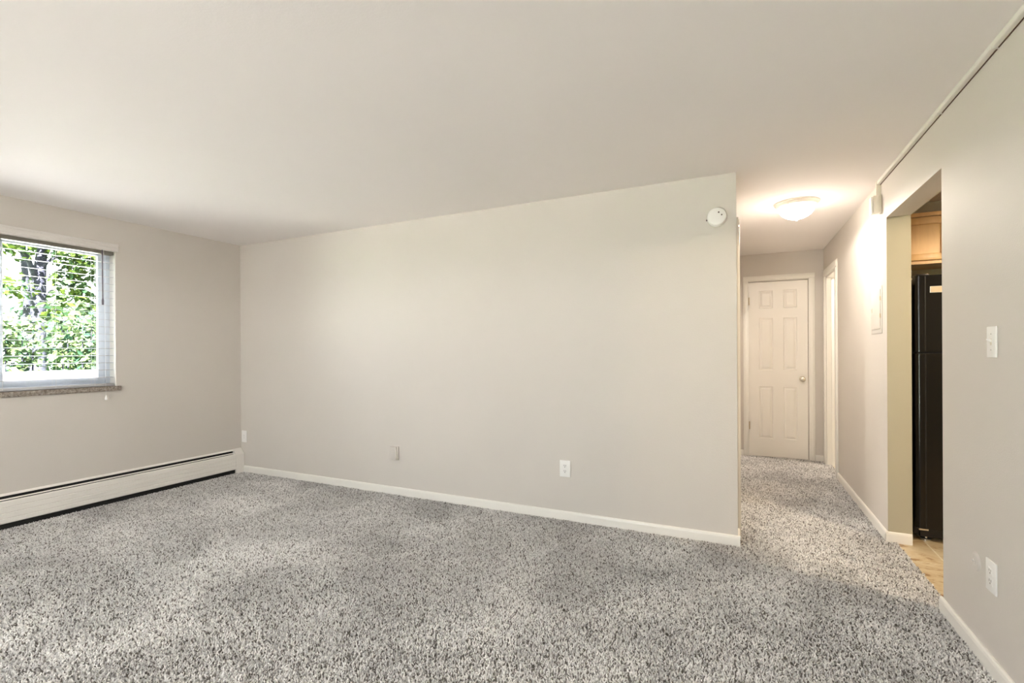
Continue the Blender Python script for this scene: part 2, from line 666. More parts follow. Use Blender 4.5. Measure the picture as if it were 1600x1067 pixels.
def base_y(name, plane, sign, a, b, label):     # wall in plane y = const, baseboard along x
    bm = bmesh.new()
    prism(bm, [(plane + p[0] * sign, p[1]) for p in bprof()], 'x', a, b)
    return tag(obj(name, bm, 'trim_paint'), label, 'baseboard', kind='structure')


def base_x(name, plane, sign, a, b, label):
    bm = bmesh.new()
    prism(bm, [(plane + p[0] * sign, p[1]) for p in bprof()], 'y', a, b)
    return tag(obj(name, bm, 'trim_paint'), label, 'baseboard', kind='structure')


base_y('baseboard_back', D, -1, -L + .055, BT, 'white baseboard along the long beige wall')
base_x('baseboard_hall_left', 0, 1, D, 3.468, 'short white baseboard returning round the wall corner')
base_x('baseboard_hall_left_far', 0, 1, 4.37, H - BT, 'white baseboard on the hall wall past the doorway')
base_x('baseboard_right', R, -1, BACK, KO0 + .012, 'white baseboard below the switch and outlet')
base_x('baseboard_hall_right', R, -1, KO1 - .012, 5.448, 'white baseboard between kitchen opening and side door')
base_y('baseboard_kitchen_jamb', KO1, -1, R - BT, RK - .002, 'white baseboard wrapping the khaki opening jamb')
base_y('baseboard_hall_end', H, -1, .786, R, 'short white baseboard right of the panel door')
base_y('baseboard_hall_end_left', H, -1, BT, .067, 'tiny white baseboard left of the panel door')
base_y('baseboard_front', BACK, 1, PX1 + .05, R - BT, 'white baseboard below the rear wall')


def casing(name, axis, plane, sign, a0, a1, ztop, wdt, label, th=.018):
    """door casing: two stiles and a head, each with a small back band step, on a wall plane"""
    t = thing(name, ((a0 + a1) / 2 if axis == 'y' else plane, plane if axis == 'y' else (a0 + a1) / 2, 0), label, 'door trim',
              kind='structure')

    def piece(nm, u0, u1, z0, z1):
        bm = bmesh.new()
        for k, (e, tt) in enumerate(((0, th * .62), (.012, th))):
            lo, hi = sorted((plane, plane + sign * tt))
            uu0, uu1, zz0, zz1 = u0 + e, u1 - e, z0 + (e if nm == 'head_casing' else 0), z1 - (e if nm == 'head_casing' else 0)
            if axis == 'y':
                bx(bm, (uu0, lo, zz0), (uu1, hi, zz1), .002)
            else:
                bx(bm, (lo, uu0, zz0), (hi, uu1, zz1), .002)
        obj(nm, bm, 'trim_paint', t, smooth=True)
    piece('side_casing', a0, a0 + wdt, .004, ztop - wdt)
    piece('side_casing', a1 - wdt, a1, .004, ztop - wdt)
    piece('head_casing', a0, a1, ztop - wdt, ztop)
    return t


casing('trim_1', 'y', H, -1, .066, .784, 2.102, .056, 'white casing around the closed six panel door')
casing('trim_2', 'x', R, -1, 5.448, 6.19, 2.108, .078, 'white casing around the side doorway of the hall')
casing('trim_3', 'x', 0, 1, 3.470, 4.365, 2.108, .062, 'white casing on the hall wall right behind the corner', th=.019)
# jambs
jb = boxes_obj('trim_4', [((R + .0008, SD1 - .018, 0), (RK - .002, SD1, SDZ)), ((R + .0008, SD0, 0), (RK - .002, SD0 + .018, SDZ)),
                          ((R + .0008, SD0, SDZ - .018), (RK - .002, SD1, SDZ)),
                          ((R + .045, SD1 - .030, 0), (R + .083, SD1 - .018, SDZ - .018)),
                          ((R + .045, SD0 + .018, 0), (R + .083, SD0 + .030, SDZ - .018))], 'trim_paint')
tag(jb, 'white door jamb with stop inside the side doorway', 'door trim', kind='structure')
jb = boxes_obj('trim_5', [((-.118, HD1 - .018, 0), (-.0008, HD1, HDZ)), ((-.118, HD0, 0), (-.0008, HD0 + .018, HDZ)),
                          ((-.118, HD0, HDZ - .018), (-.0008, HD1, HDZ))], 'trim_paint')
tag(jb, 'white door jamb of the open doorway behind the corner', 'door trim', kind='structure')

# ------------------------------------------------------------------ six panel door at the end of the hall
dr = thing('door_1', (.42, H, 0), 'closed white six panel door with round knob', 'door', kind='structure')
DX0, DX1, DZ0, DZ1 = .122, .718, .012, 2.029
DF = H + .006        # front face of the door
bm = bmesh.new()
bx(bm, (DX0, DF + .009, DZ0), (DX1, DF + .034, DZ1))
cols = [(.232, .374), (.479, .613)]
rows = [(.22, .82), (1.012, 1.612), (1.722, 1.928)]
xs = [DX0, cols[0][0], cols[0][1], cols[1][0], cols[1][1], DX1]
zs = [DZ0, rows[0][0], rows[0][1], rows[1][0], rows[1][1], rows[2][0], rows[2][1], DZ1]
for i in range(5):
    for j in range(7):
        if i in (1, 3) and j in (1, 3, 5):
            continue
        bx(bm, (xs[i], DF, zs[j]), (xs[i + 1], DF + .0092, zs[j + 1]))
bmesh.ops.remove_doubles(bm, verts=bm.verts[:], dist=1e-5)
obj('slab', bm, 'door_paint', dr)
for c0, c1 in cols:
    for r0, r1 in rows:
        bm = bmesh.new()
        rec = [bm.verts.new((x, DF + y, z)) for (ins, y) in ((0, 0), (.007, .0085), (.014, .0085), (.034, .0015))
               for (x, z) in ((c0 + ins, r0 + ins), (c1 - ins, r0 + ins), (c1 - ins, r1 - ins), (c0 + ins, r1 - ins))]
        for lv in range(3):
            for k in range(4):
                k2 = (k + 1) % 4
                bm.faces.new((rec[lv * 4 + k], rec[lv * 4 + k2], rec[lv * 4 + 4 + k2], rec[lv * 4 + 4 + k]))
        bm.faces.new(rec[12:16])
        obj('panel', bm, 'door_paint', dr)
bm = bmesh.new()
lathe(bm, [(0, 0), (.031, 0), (.031, .004), (.024, .009), (.012, .012), (.011, .028), (.020, .034), (.0265, .044), (.0275, .054),
           (.023, .064), (.012, .069), (0, .070)], (.662, DF, .915), '-y', 28)
tag(obj('knob', bm, 'nickel', dr, smooth=True), 'satin metal door knob')
box_obj('strike_plate', (.7185, DF - .002, .885), (.7215, DF + .004, .945), 'brass', dr)
for z in (1.812, .365):
    bm = bmesh.new()
    tube(bm, [(.1285, DF - .013, z - .045), (.1285, DF - .013, z + .045)], .0058, 10)
    bx(bm, (.1235, DF - .013, z - .044), (.1275, DF + .001, z + .044))
    obj('hinge', bm, 'brass', dr, smooth=True)

# open door leaf inside the side room (kept mostly out of sight)
# ------------------------------------------------------------------ living room window
wn = thing('window_1', (-L - .1, (WY0 + WY1) / 2, WZ0), 'bright sliding window looking out on trees above a stone sill', 'window',
           kind='structure')
GX = -L - .125         # glazing plane
MY = 1.545            # meeting stile


def frame_y(name, y0, y1, z0, z1, wd, x0, x1, material, parent, tp=None):
    bm = bmesh.new()
    tp = tp or wd
    bx(bm, (x0, y0, z0), (x1, y0 + wd, z1), .002)
    bx(bm, (x0, y1 - wd, z0), (x1, y1, z1), .002)
    bx(bm, (x0, y0 + wd, z0), (x1, y1 - wd, z0 + wd), .002)
    bx(bm, (x0, y0 + wd, z1 - tp), (x1, y1 - wd, z1), .002)
    return obj(name, bm, material, parent, smooth=True)


frame_y('frame', WY0, WY1, WZ0, WZ1, .032, GX - .04, GX + .04, 'vinyl', wn, .018)
s1 = frame_y('sash', MY - .02, WY1 - .032, WZ0 + .032, WZ1 - .018, .046, GX - .006, GX + .026, 'vinyl', wn, .022)
s2 = frame_y('sash', WY0 + .032, MY + .02, WZ0 + .032, WZ1 - .018, .046, GX - .034, GX - .008, 'vinyl', wn, .022)
box_obj('pane', (GX + .008, MY + .016, WZ0 + .068), (GX + .012, WY1 - .068, WZ1 - .030), 'glass', wn)
box_obj('pane', (GX - .022, WY0 + .068, WZ0 + .068), (GX - .018, MY - .016, WZ1 - .030), 'glass', wn)
sl = box_obj('window_sill', (-L - .09, WY0 - .03, WZ0 - .034), (-L + .022, WY1 + .03, WZ0 + .004), 'stone_sill', wn, .005)
tag(sl, 'mottled brown stone sill')
# reveal lining in white
boxes_obj('reveal', [((-L - .09, WY1 - .004, WZ0 + .004), (-L + .0005, WY1, WZ1)), ((-L - .09, WY0, WZ0 + .004), (-L + .0005, WY0 + .004, WZ1)),
                     ((-L - .09, WY0, WZ1 - .004), (-L + .0005, WY1, WZ1))], 'trim_paint', wn)

# side bedroom window and added patio door: frame and glass only
wn2 = thing('window_2', (-L - .1, (BY0 + BY1) / 2, WZ0), 'plain window of the room beside the hall', 'window', kind='structure')
frame_y('frame', BY0, BY1, WZ0, WZ1, .04, GX - .03, GX + .03, 'vinyl', wn2)
box_obj('pane', (GX - .002, BY0 + .04, WZ0 + .04), (GX + .002, BY1 - .04, WZ1 - .04), 'glass', wn2)
d2 = thing('door_2', ((PX0 + PX1) / 2, BACK - .1, 0), 'unseen sliding glass patio door added behind the viewpoint for daylight', 'door', kind='structure')  # unseen, added as a daylight source for the room
pm = (PX0 + PX1) / 2
boxes_obj('frame', [((PX0, BACK - .14, 0), (PX0 + .05, BACK - .06, PZ1)), ((PX1 - .05, BACK - .14, 0), (PX1, BACK - .06, PZ1)),
                    ((pm - .03, BACK - .14, .05), (pm + .03, BACK - .06, PZ1 - .05)),
                    ((PX0 + .05, BACK - .14, 0), (PX1 - .05, BACK - .06, .05)),
                    ((PX0 + .05, BACK - .14, PZ1 - .05), (PX1 - .05, BACK - .06, PZ1))], 'vinyl', d2)
box_obj('pane', (PX0 + .05, BACK - .102, .05), (pm - .03, BACK - .098, PZ1 - .05), 'glass', d2)
box_obj('pane', (pm + .03, BACK - .102, .05), (PX1 - .05, BACK - .098, PZ1 - .05), 'glass', d2)

# ------------------------------------------------------------------ window blind
bl = thing('window_blind', (-L - .035, (WY0 + WY1) / 2, WZ0 + .006), 'white horizontal slat blind hanging open in the window', 'blind')
BX = -L - .032
y0, y1 = WY0 + .012, WY1 - .012
bm = bmesh.new()     # moulded valance in front of the headrail
prism(bm, [(-L - .004, 2.083), (-L + .014, 2.083), (-L + .014, 2.094), (-L + .018, 2.100), (-L + .018, 2.110), (-L + .014, 2.114),
           (-L + .014, 2.126), (-L + .019, 2.133), (-L + .019, 2.143), (-L + .012, 2.147), (-L + .0, 2.147)], 'y', WY0 - .014, WY1 + .014)
obj('valance', bm, 'valance', bl)
box_obj('headrail', (BX - .028, y0, 2.052), (BX + .028, y1, 2.080), 'headrail', bl)
PITCH = .0592
n_sl = 18
z = 1.040
bm = bmesh.new()
prism(bm, [(-.0265, -.0006), (-.012, .0001), (0, .0004), (.012, .0001), (.0265, -.0006), (.0265, .0012), (.012, .0019), (0, .0022),
           (-.012, .0019), (-.0265, .0012)], 'y', y0, y1)
bmesh.ops.recalc_face_normals(bm, faces=bm.faces[:])
slat_me = bpy.data.meshes.new('slat')
bm.to_mesh(slat_me)
bm.free()
slat_me.materials.append(MAT['slat'])
for k in range(17):
    s = bpy.data.objects.new('slat', slat_me)
    C.objects.link(s)
    s.parent = bl
    s.matrix_parent_inverse = Matrix.Translation(-bl.location)
    s.location = (BX, 0, 1.041 + PITCH * k)
    s.rotation_euler = (0, math.radians(4.2), 0)
box_obj('bottom_rail', (BX - .027, y0, .968), (BX + .027, y1, .990), 'slat', bl, .004)
for yy in (2.075, 1.83, 1.535, 1.10):
    bm = bmesh.new()
    for dx in (-.0275, .0275):
        tube(bm, [(BX + dx, yy, .975), (BX + dx, yy, 2.03)], .0009, 5)
    tube(bm, [(BX, yy + .012, .975), (BX, yy + .012, 2.03)], .0008, 5)
    obj('ladder_cord', bm, 'cord', bl)
bm = bmesh.new()
tube(bm, [(-L - .001, 2.125, 2.085), (-L + .004, 2.126, 1.68)], .0042, 6)
wd_ = obj('tilt_wand', bm, 'wand', bl)
bm = bmesh.new()
lathe(bm, [(0, 0), (.004, 0), (.0075, -.02), (.007, -.055), (0, -.058)], (-L + .004, 2.126, 1.69), 'z', 10)
obj('wand_handle', bm, 'wand', wd_, smooth=True)
bm = bmesh.new()
tube(bm, [(-L + .006, 2.132, 2.085), (-L + .026, 2.134, .97), (-L + .028, 2.135, .875)], .0010, 5)
lc = obj('lift_cord', bm, 'cord', bl)
bm = bmesh.new()
lathe(bm, [(0, .03), (.004, .03), (.0055, .018), (.0095, .002), (.0085, -.006), (0, -.008)], (-L + .028, 2.135, .865), 'z', 14)
obj('cord_tassel', bm, 'white_plastic', lc, smooth=True)

# ------------------------------------------------------------------ baseboard heater under the window
HY0, HY1 = -0.6, 3.322
hb = thing('baseboard_heater', (-L + .03, (HY0 + HY1) / 2, 0), 'long white hydronic baseboard heater under the window', 'heater')
X = -L
EC = 3.235
bm = bmesh.new()      # back plate with rolled top
prism(bm, [(X + .0005, .008), (X + .003, .008), (X + .003, .236), (X + .014, .2335), (X + .0155, .237), (X + .003, .250), (X + .0005, .250)], 'y', HY0, EC)
obj('back_plate', bm, 'heater_enamel', hb)
bm = bmesh.new()      # front panel with three pressed grooves
pr = [(X + .040, .205), (X + .049, .203), (X + .053, .196)]
for zg in (.160, .120, .082):
    pr += [(X + .0535, zg + .004), (X + .0508, zg + .001), (X + .0508, zg - .001), (X + .0545, zg - .004)]
pr += [(X + .0545, .052), (X + .046, .046), (X + .046, .050), (X + .0505, .056), (X + .049, .192), (X + .040, .199)]
prism(bm, pr, 'y', HY0, EC)
obj('front_panel', bm, 'heater_enamel', hb)
bm = bmesh.new()      # damper blade lying in the slot
prism(bm, [(X + .027, .2150), (X + .0375, .2095), (X + .0385, .2125), (X + .028, .2180)], 'y', HY0, EC)
obj('damper_blade', bm, 'heater_enamel', hb)
boxes_obj('fins_slot_shade', [((X + .004, HY0, .06), (X + .036, EC, .196)), ((X + .0032, HY0, .05), (X + .0042, EC, .2345))], 'slot_black', hb)  # fin block, plus a black sheet painting in the shade of the slot
boxes_obj('floor_gap_shade', [((X + .004, HY0, .006), (X + .040, EC, .06))], 'slot_black', hb)  # black block stands in for the shade beneath the front panel
for yy in (1.79, .4):
    box_obj('bracket', (X + .004, yy - .006, .19), (X + .040, yy + .006, .2125), 'slot_grey', hb)
bm = bmesh.new()      # end cap
prism(bm, [(X + .0005, .006), (X + .0565, .006), (X + .0565, .196), (X + .052, .204), (X + .016, .241), (X + .006, .2525), (X + .0005, .2525)], 'y', EC - .002, HY1)
obj('end_cap', bm, 'heater_enamel', hb)


# ------------------------------------------------------------------ wall plates
def plate(name, loc, facing, w_, h_, label, kind, group=None, cat='outlet'):
    """wall plate built in local (u right, v up, d out of wall) and turned to its wall"""
    t = thing(name, loc, label, cat, group)
    if facing == '-y':
        M = lambda u, v, d: (loc[0] + u, loc[1] - d, loc[2] + v)
    else:                     # '-x' : looking towards +x, right is -y
        M = lambda u, v, d: (loc[0] - d, loc[1] - u, loc[2] + v)

    def bxl(bm, lo, hi, bev=0):
        a, b = M(*lo), M(*hi)
        bx(bm, tuple(min(p, q) for p, q in zip(a, b)), tuple(max(p, q) for p, q in zip(a, b)), bev)
    bm = bmesh.new()
    bxl(bm, (-w_ / 2, -h_ / 2, .0004), (w_ / 2, h_ / 2, .0065), .0025)
    obj('cover_plate', bm, 'white_plastic', t, smooth=True)
    if kind == 'duplex':
        for s in (-1, 1):
            bm = bmesh.new()
            bxl(bm, (-.0165, s * .0195 - .0135, .004), (.0165, s * .0195 + .0135, .0078), .002)
            f = obj('receptacle', bm, 'white_plastic', t, smooth=True)
            bm = bmesh.new()
            for (u, v, a, b) in ((-.0065, .004, .0015, .0045), (.0065, .004, .0015, .0045), (0, -.0065, .0028, .0028)):
                bxl(bm, (u - a, s * .0195 + v - b, .0070), (u + a, s * .0195 + v + b, .0081))
            obj('slots', bm, 'slot_grey', f)
    elif kind == 'switch':
        bm = bmesh.new()
        bxl(bm, (-.006, -.0125, .004), (.006, .0125, .0072))
        obj('collar', bm, 'ivory_plastic', t)
        bm = bmesh.new()
        b0 = [M(-.0045, -.002, .006), M(.0045, -.002, .006), M(.0045, .009, .006), M(-.0045, .009, .006)]
        b1 = [M(-.004, .008, .019), M(.004, .008, .019), M(.004, .013, .018), M(-.004, .013, .018)]
        A = [bm.verts.new(p) for p in b0]
        B = [bm.verts.new(p) for p in b1]
        bm.faces.new(A)
        bm.faces.new(B)
        for k in range(4):
            bm.faces.new((A[k], A[(k + 1) % 4], B[(k + 1) % 4], B[k]))
        obj('toggle', bm, 'white_plastic', t)
        for v in (-.03, .03):
            bm = bmesh.new()
            bxl(bm, (-.0025, v - .0025, .0060), (.0025, v + .0025, .0072))
            obj('screw', bm, 'grey_plastic', t)
    elif kind == 'insert':
        bm = bmesh.new()
        bxl(bm, (-.0165, -.0335, .004), (.0165, .0335, .0075), .002)
        f = obj('insert', bm, 'white_plastic', t, smooth=True)
        bm = bmesh.new()
        bxl(bm, (-.0012, -.024, .0070), (.0012, .012, .0079))
        bxl(bm, (-.0085, .012, .0070), (.0085, .0145, .0079))
        obj('slots', bm, 'grey_plastic', f)
    return t


plate('wall_plate', (-4.634, D, .372), '-y', .074, .120, 'white wall plate in the corner above the heater end', 'insert')
plate('wall_outlet', (-1.138, D, .381), '-y', .080, .120, 'white duplex outlet on the long beige wall', 'duplex')
plate('wall_outlet', (R, 2.407, .3735), '-x', .080, .119, 'white duplex outlet beside the round cap below the switch', 'duplex')
plate('light_switch', (R, 2.394, 1.259), '-x', .072, .117, 'white light switch plate on the wall near kitchen opening', 'switch',
      cat='light switch')

# painted-over jack box on the long wall
jx, jz = -2.686, .3645
jk = thing('jack_box', (jx, D, jz), 'small wall coloured box mounted low on the long wall', 'wall box')
bm = bmesh.new()
bx(bm, (jx - .040, D - .012, jz - .058), (jx + .044, D - .0004, jz + .058), .002)
obj('back_box', bm, 'wall_paint', jk, smooth=True)
bm = bmesh.new()
bx(bm, (jx - .038, D - .030, jz - .056), (jx + .034, D - .0125, jz + .056), .003)
obj('cover', bm, 'wall_paint', jk, smooth=True)

# round cap on the right wall
cp = thing('round_wall_cap', (R, 2.540, .378), 'round wall coloured cable cap beside the low outlet', 'wall cap')
bm = bmesh.new()
lathe(bm, [(0, .0104), (.012, .0104), (.0135, .008), (.026, .0085), (.034, .006), (.0375, .0004), (0, .0004)], (R, 2.540, .378), '-x', 36)
obj('disc', bm, 'wall_paint', cp, smooth=True)
bm = bmesh.new()
lathe(bm, [(0, .0120), (.0045, .0120), (.0055, .0100), (0, .0100)], (R, 2.546, .380), '-x', 14)
obj('plug', bm, 'grey_plastic', cp, smooth=True)

# smoke detector
sx, sz = -.1125, 2.0825
sd = thing('smoke_detector', (sx, D, sz), 'round white smoke detector high on the beige wall', 'smoke detector')
bm = bmesh.new()
lathe(bm, [(0, .0004), (.0590, .0004), (.0590, .010), (.0565, .013), (.0, .013)], (sx, D, sz), '-y', 48)
obj('mounting_base', bm, 'white_plastic', sd, smooth=True)
bm = bmesh.new()
lathe(bm, [(.0, .0125), (.0575, .0125), (.0575, .027), (.054, .034), (.049, .0365), (0, .0372)], (sx, D, sz), '-y', 48)
obj('body', bm, 'white_plastic', sd, smooth=True)
for (u, v, r_) in ((.0115, .0235, .0048), (.0290, .006, .0042)):
    bm = bmesh.new()
    lathe(bm, [(0, .0382), (r_, .0382), (r_, .034), (0, .034)], (sx + u, D, sz + v), '-y', 14)
    obj('indicator', bm, 'dark_dot', sd, smooth=True)
box_obj('test_tab', (sx - .0640, D - .011, sz - .017), (sx - .0560, D - .004, sz - .009), 'dark_dot', sd)


# ------------------------------------------------------------------ dome ceiling lamps
def dome_lamp(x, y, label, power, col=(1.0, .90, .80)):
    t = thing('ceiling_lamp', (x, y, CE), label, 'ceiling lamp')
    bm = bmesh.new()
    lathe(bm, [(0, -.0005), (.150, -.0005), (.150, -.008), (.146, -.013), (.139, -.018), (.137, -.026), (.130, -.032), (.118, -.034), (.118, -.02), (0, -.02)],
          (x, y, CE), 'z', 56)
    obj('canopy', bm, 'lamp_metal', t, smooth=True)
    bm = bmesh.new()
    prof = [(.1235 * math.cos(a), -.030 - .094 * math.sin(a)) for a in [k * PI / 2 / 12 for k in range(13)]]
    prof[-1] = (0, prof[-1][1])
    lathe(bm, prof, (x, y, CE), 'z', 56)
    obj('glass_dome', bm, 'lamp_glass', t, smooth=True)
    bm = bmesh.new()
    lathe(bm, [(0, -.120), (.010, -.120), (.012, -.127), (.006, -.131), (.0075, -.137), (.004, -.142), (0, -.143)], (x, y, CE), 'z', 16)
    obj('finial', bm, 'lamp_metal', t, smooth=True)
    d = bpy.data.lights.new('lamp_glow', 'SPOT')      # the light the dome throws down and sideways
    d.energy = power
    d.color = col
    d.spot_size = math.radians(177)
    d.spot_blend = 0.12
    d.shadow_soft_size = .03
    o = bpy.data.objects.new('lamp_glow', d)
    C.objects.link(o)
    o.location = (x, y, CE - .165)
    o.parent = t
    o.matrix_parent_inverse = Matrix.Translation(-t.location)
    return t


dome_lamp(.414, 4.222, 'lit frosted dome lamp on the hall ceiling', 11.5, (1.0, .90, .79))
dome_lamp(2.1, 2.6, 'unseen dome lamp added to light the kitchen', 54, (1.0, .79, .54))  # added out of view to warm and brighten the kitchen
dome_lamp(1.45, 5.98, 'unseen dome lamp added to light the side room', 45)  # added out of view to brighten the side doorway
dome_lamp(-2.4, 3.95, 'unseen dome lamp added to light the room beside the hall', 30)  # added out of view to send light through the hall doorway
dome_lamp(-2.0, -1.1, 'unseen dome lamp added behind the viewpoint to fill the living room', 58, (1.0, .97, .94))  # added fill lamp, never in view

# ------------------------------------------------------------------ raceway and sensor box on the right wall
rc = thing('cable_raceway', (R, 1.0, CE - .03), 'white cable raceway running along the top of the right wall', 'raceway')
ys = [BACK + .01, -.4, .75, 1.55, 2.34, 2.872, 3.94]
for a, b in zip(ys, ys[1:]):
    bm = bmesh.new()
    prism(bm, [(R - .0035, CE - .0225), (R - .020, CE - .0225), (R - .022, CE - .0205), (R - .022, CE - .0015), (R - .0035, CE - .0015)], 'y', a + .003, b - .003)
    obj('raceway_cover', bm, 'raceway', rc)
for a in ys[1:-1]:
    box_obj('coupling', (R - .0223, a - .004, CE - .0262), (R - .0005, a + .004, CE - .0015), 'raceway', rc)
box_obj('raceway_shadow_strip', (R - .0038, ys[0], CE - .0258), (R - .0004, ys[-1], CE - .0018), 'raceway_shadow', rc)  # dark strip painting in the shadow line behind the cover
box_obj('drop_cover', (R - .026, 3.925, 2.258), (R - .0004, 3.945, CE - .0015), 'ivory_plastic', rc)
sb = thing('sensor_box', (R, 3.93, 2.20), 'small beige box below the raceway beside the kitchen opening', 'wall box')
bm = bmesh.new()
bx(bm, (R - .046, 3.905, 2.142), (R - .0004, 3.958, 2.258), .003)
obj('housing', bm, 'ivory_plastic', sb, smooth=True)
bm = bmesh.new()
bx(bm, (R - .0585, 3.909, 2.136), (R - .0475, 3.958, 2.252), .003)
obj('front_cover', bm, 'white_plastic', sb, smooth=True)

# breaker panel painted over, on the hall wall
ep = thing('breaker_panel', (R, 4.035, 1.5), 'painted over breaker panel door on the hall wall', 'breaker panel')
box_obj('frame', (R - .003, 3.905, 1.345), (R - .0004, 4.185, 1.660), 'wall_paint', ep, .001)
pd = box_obj('door', (R - .0065, 3.935, 1.375), (R - .003, 4.165, 1.640), 'wall_paint', ep, .0015)
bm = bmesh.new()
for lo, hi in (((4.132, 1.492), (4.164, 1.496)), ((4.132, 1.520), (4.164, 1.524)), ((4.132, 1.496), (4.137, 1.520)), ((4.159, 1.496), (4.164, 1.520))):
    bx(bm, (R - .0085, lo[0], lo[1]), (R - .0062, hi[0], hi[1]))
obj('latch', bm, 'ivory_plastic', pd)
for z in (1.578, 1.462):
    box_obj('hinge', (R - .0085, 3.930, z - .014), (R - .003, 3.938, z + .014), 'brass', ep)

# ------------------------------------------------------------------ kitchen: refrigerator
FX0, FX1, FY, FZ = 1.036, 1.772, 3.872, 1.706
fr = thing('refrigerator', ((FX0 + FX1) / 2, 4.25, 0), 'glossy black top freezer refrigerator standing in the kitchen', 'refrigerator')
bm = bmesh.new()
bx(bm, (FX0 + .004, FY + .075, .035), (FX1 - .004, 4.60, FZ - .012), .004)
obj('cabinet', bm, 'fridge_side', fr, smooth=True)


def fdoor(name, z0, z1):
    bm = bmesh.new()
    pts = []
    r = .022
    for (cx, cy, a0) in ((FX0 + r, FY + r, PI), (FX1 - r, FY + r, 1.5 * PI)):
        for k in range(7):
            a = a0 + k * PI / 12
            pts.append((cx + r * math.cos(a), cy + r * math.sin(a)))
    pts += [(FX1, FY + .068), (FX0, FY + .068)]
    # the reflection line beside the left edge is a separate strip
    prism(bm, pts, 'z', z0, z1)
    return obj(name, bm, 'fridge_black', fr, smooth=True)


fz = fdoor('freezer_door', 1.220, FZ)
fd = fdoor('fridge_door', .095, 1.208)
box_obj('door_gasket', (FX0 + .008, FY + .012, 1.205), (FX1 - .008, FY + .07, 1.223), 'slot_black', fr)
bm = bmesh.new()
bx(bm, (FX0 + .012, FY + .020, 1.2092), (FX0 + .050, FY + .05, 1.2182))
obj('center_hinge', bm, 'nickel', fr)
bm = bmesh.new()
bx(bm, (FX0 + .006, FY + .012, FZ + .0002), (FX0 + .07, FY + .12, FZ + .011), .004)
obj('hinge_cap', bm, 'fridge_side', fr, smooth=True)
box_obj('toe_grille', (FX0 + .03, FY + .05, .030), (FX1 - .03, FY + .074, .088), 'fridge_side', fr)
box_obj('lower_hinge', (FX0 + .012, FY + .006, .0825), (FX0 + .060, FY + .05, .0915), 'nickel', fr)
for xx in (FX0 + .07, FX1 - .07):
    bm = bmesh.new()
    lathe(bm, [(0, .0045), (.030, .0045), (.030, .010), (.008, .013), (.007, .04), (0, .04)], (xx, FY + .09, 0), 'z', 16)
    obj('levelling_foot', bm, 'nickel', fr, smooth=True)
for (z0, z1) in ((1.26, 1.66), (.75, 1.17)):       # handles on the opening side
    bm = bmesh.new()
    xx = FX1 - .06
    tube(bm, [(xx, FY + .002, z0), (xx, FY - .035, z0 + .02), (xx, FY - .042, z0 + .06), (xx, FY - .042, z1 - .06), (xx, FY - .035, z1 - .02),
              (xx, FY + .002, z1)], .011, 10)
    obj('handle', bm, 'fridge_black', fr, smooth=True)
bd = box_obj('badge', (1.106, FY - .0030, 1.5935), (1.256, FY - .0003, 1.6340), 'badge_rim', fz, .001)
box_obj('badge_face', (1.1105, FY - .0040, 1.5975), (1.2515, FY - .0028, 1.6300), 'badge', fz)
# thin dark strip drawing a reflection line on both doors
for dd, z0, z1 in ((fz, 1.225, FZ - .006), (fd, .10, 1.203)):
    box_obj('reflection_line', (FX0 + .044, FY - .0012, z0), (FX0 + .050, FY + .0004, z1), 'fridge_side', dd)

# ------------------------------------------------------------------ kitchen: wall cabinet above the refrigerator
CX0, CX1, CYF, CZ0, CZ1 = RK + .003, 1.775, 4.345, 1.845, 2.212
kc = thing('wall_cabinet', ((CX0 + CX1) / 2, KB, CZ0), 'maple wall cabinet above the black refrigerator', 'cabinet')
boxes_obj('carcass', [((CX0, CYF + .020, CZ0), (CX1, KB - .001, CZ1))], 'maple', kc)
boxes_obj('face_frame', [((CX0, CYF, CZ0), (CX1, CYF + .0195, CZ0 + .028)), ((CX0, CYF, CZ1 - .028), (CX1, CYF + .0195, CZ1)),
                         ((CX0, CYF, CZ0 + .028), (CX0 + .03, CYF + .0195, CZ1 - .028)), ((CX1 - .03, CYF, CZ0 + .028), (CX1, CYF + .0195, CZ1 - .028)),
                         (((CX0 + CX1) / 2 - .02, CYF, CZ0 + .028), ((CX0 + CX1) / 2 + .02, CYF + .0195, CZ1 - .028))], 'maple', kc)
for (a, b) in ((CX0 + .010, (CX0 + CX1) / 2 - .006), ((CX0 + CX1) / 2 + .006, CX1 - .010)):
    z0, z1 = CZ0 + .024, CZ1 - .042
    f0, f1 = CYF - .021, CYF - .0015
    s, q = .080, .046
    bm = bmesh.new()
    bx(bm, (a, f0, z0), (a + s, f1, z1), .002)
    bx(bm, (b - s, f0, z0), (b, f1, z1), .002)
    bx(bm, (a + s, f0, z0), (b - s, f1, z0 + q), .002)
    bx(bm, (a + s, f0, z1 - q), (b - s, f1, z1), .002)
    d = obj('door', bm, 'maple', kc, smooth=True)
    box_obj('door_panel', (a + s - .004, f0 + .012, z0 + q - .004), (b - s + .004, f1 - .001, z1 - q + .004), 'maple', d)

# ------------------------------------------------------------------ outdoors
struct('ground', [((-70, -60, -1.2), (OUT - .01, 70, -.45))], 'grass', 'lawn outside the window', 'ground')
struct('ground_path_bounce', [((OUT - 2.7, -40, -.45), (OUT - .012, 40, -.43))], 'concrete', 'pale concrete path added along the house wall to bounce sunlight', 'ground')  # unseen pale strip added to bounce sunlight onto the ceiling by the window
struct('ground_patio', [((OUT - .01, -60, -1.2), (40, BACK - .21, -.2))], 'paving', 'pale paving outside the added patio door', 'ground')


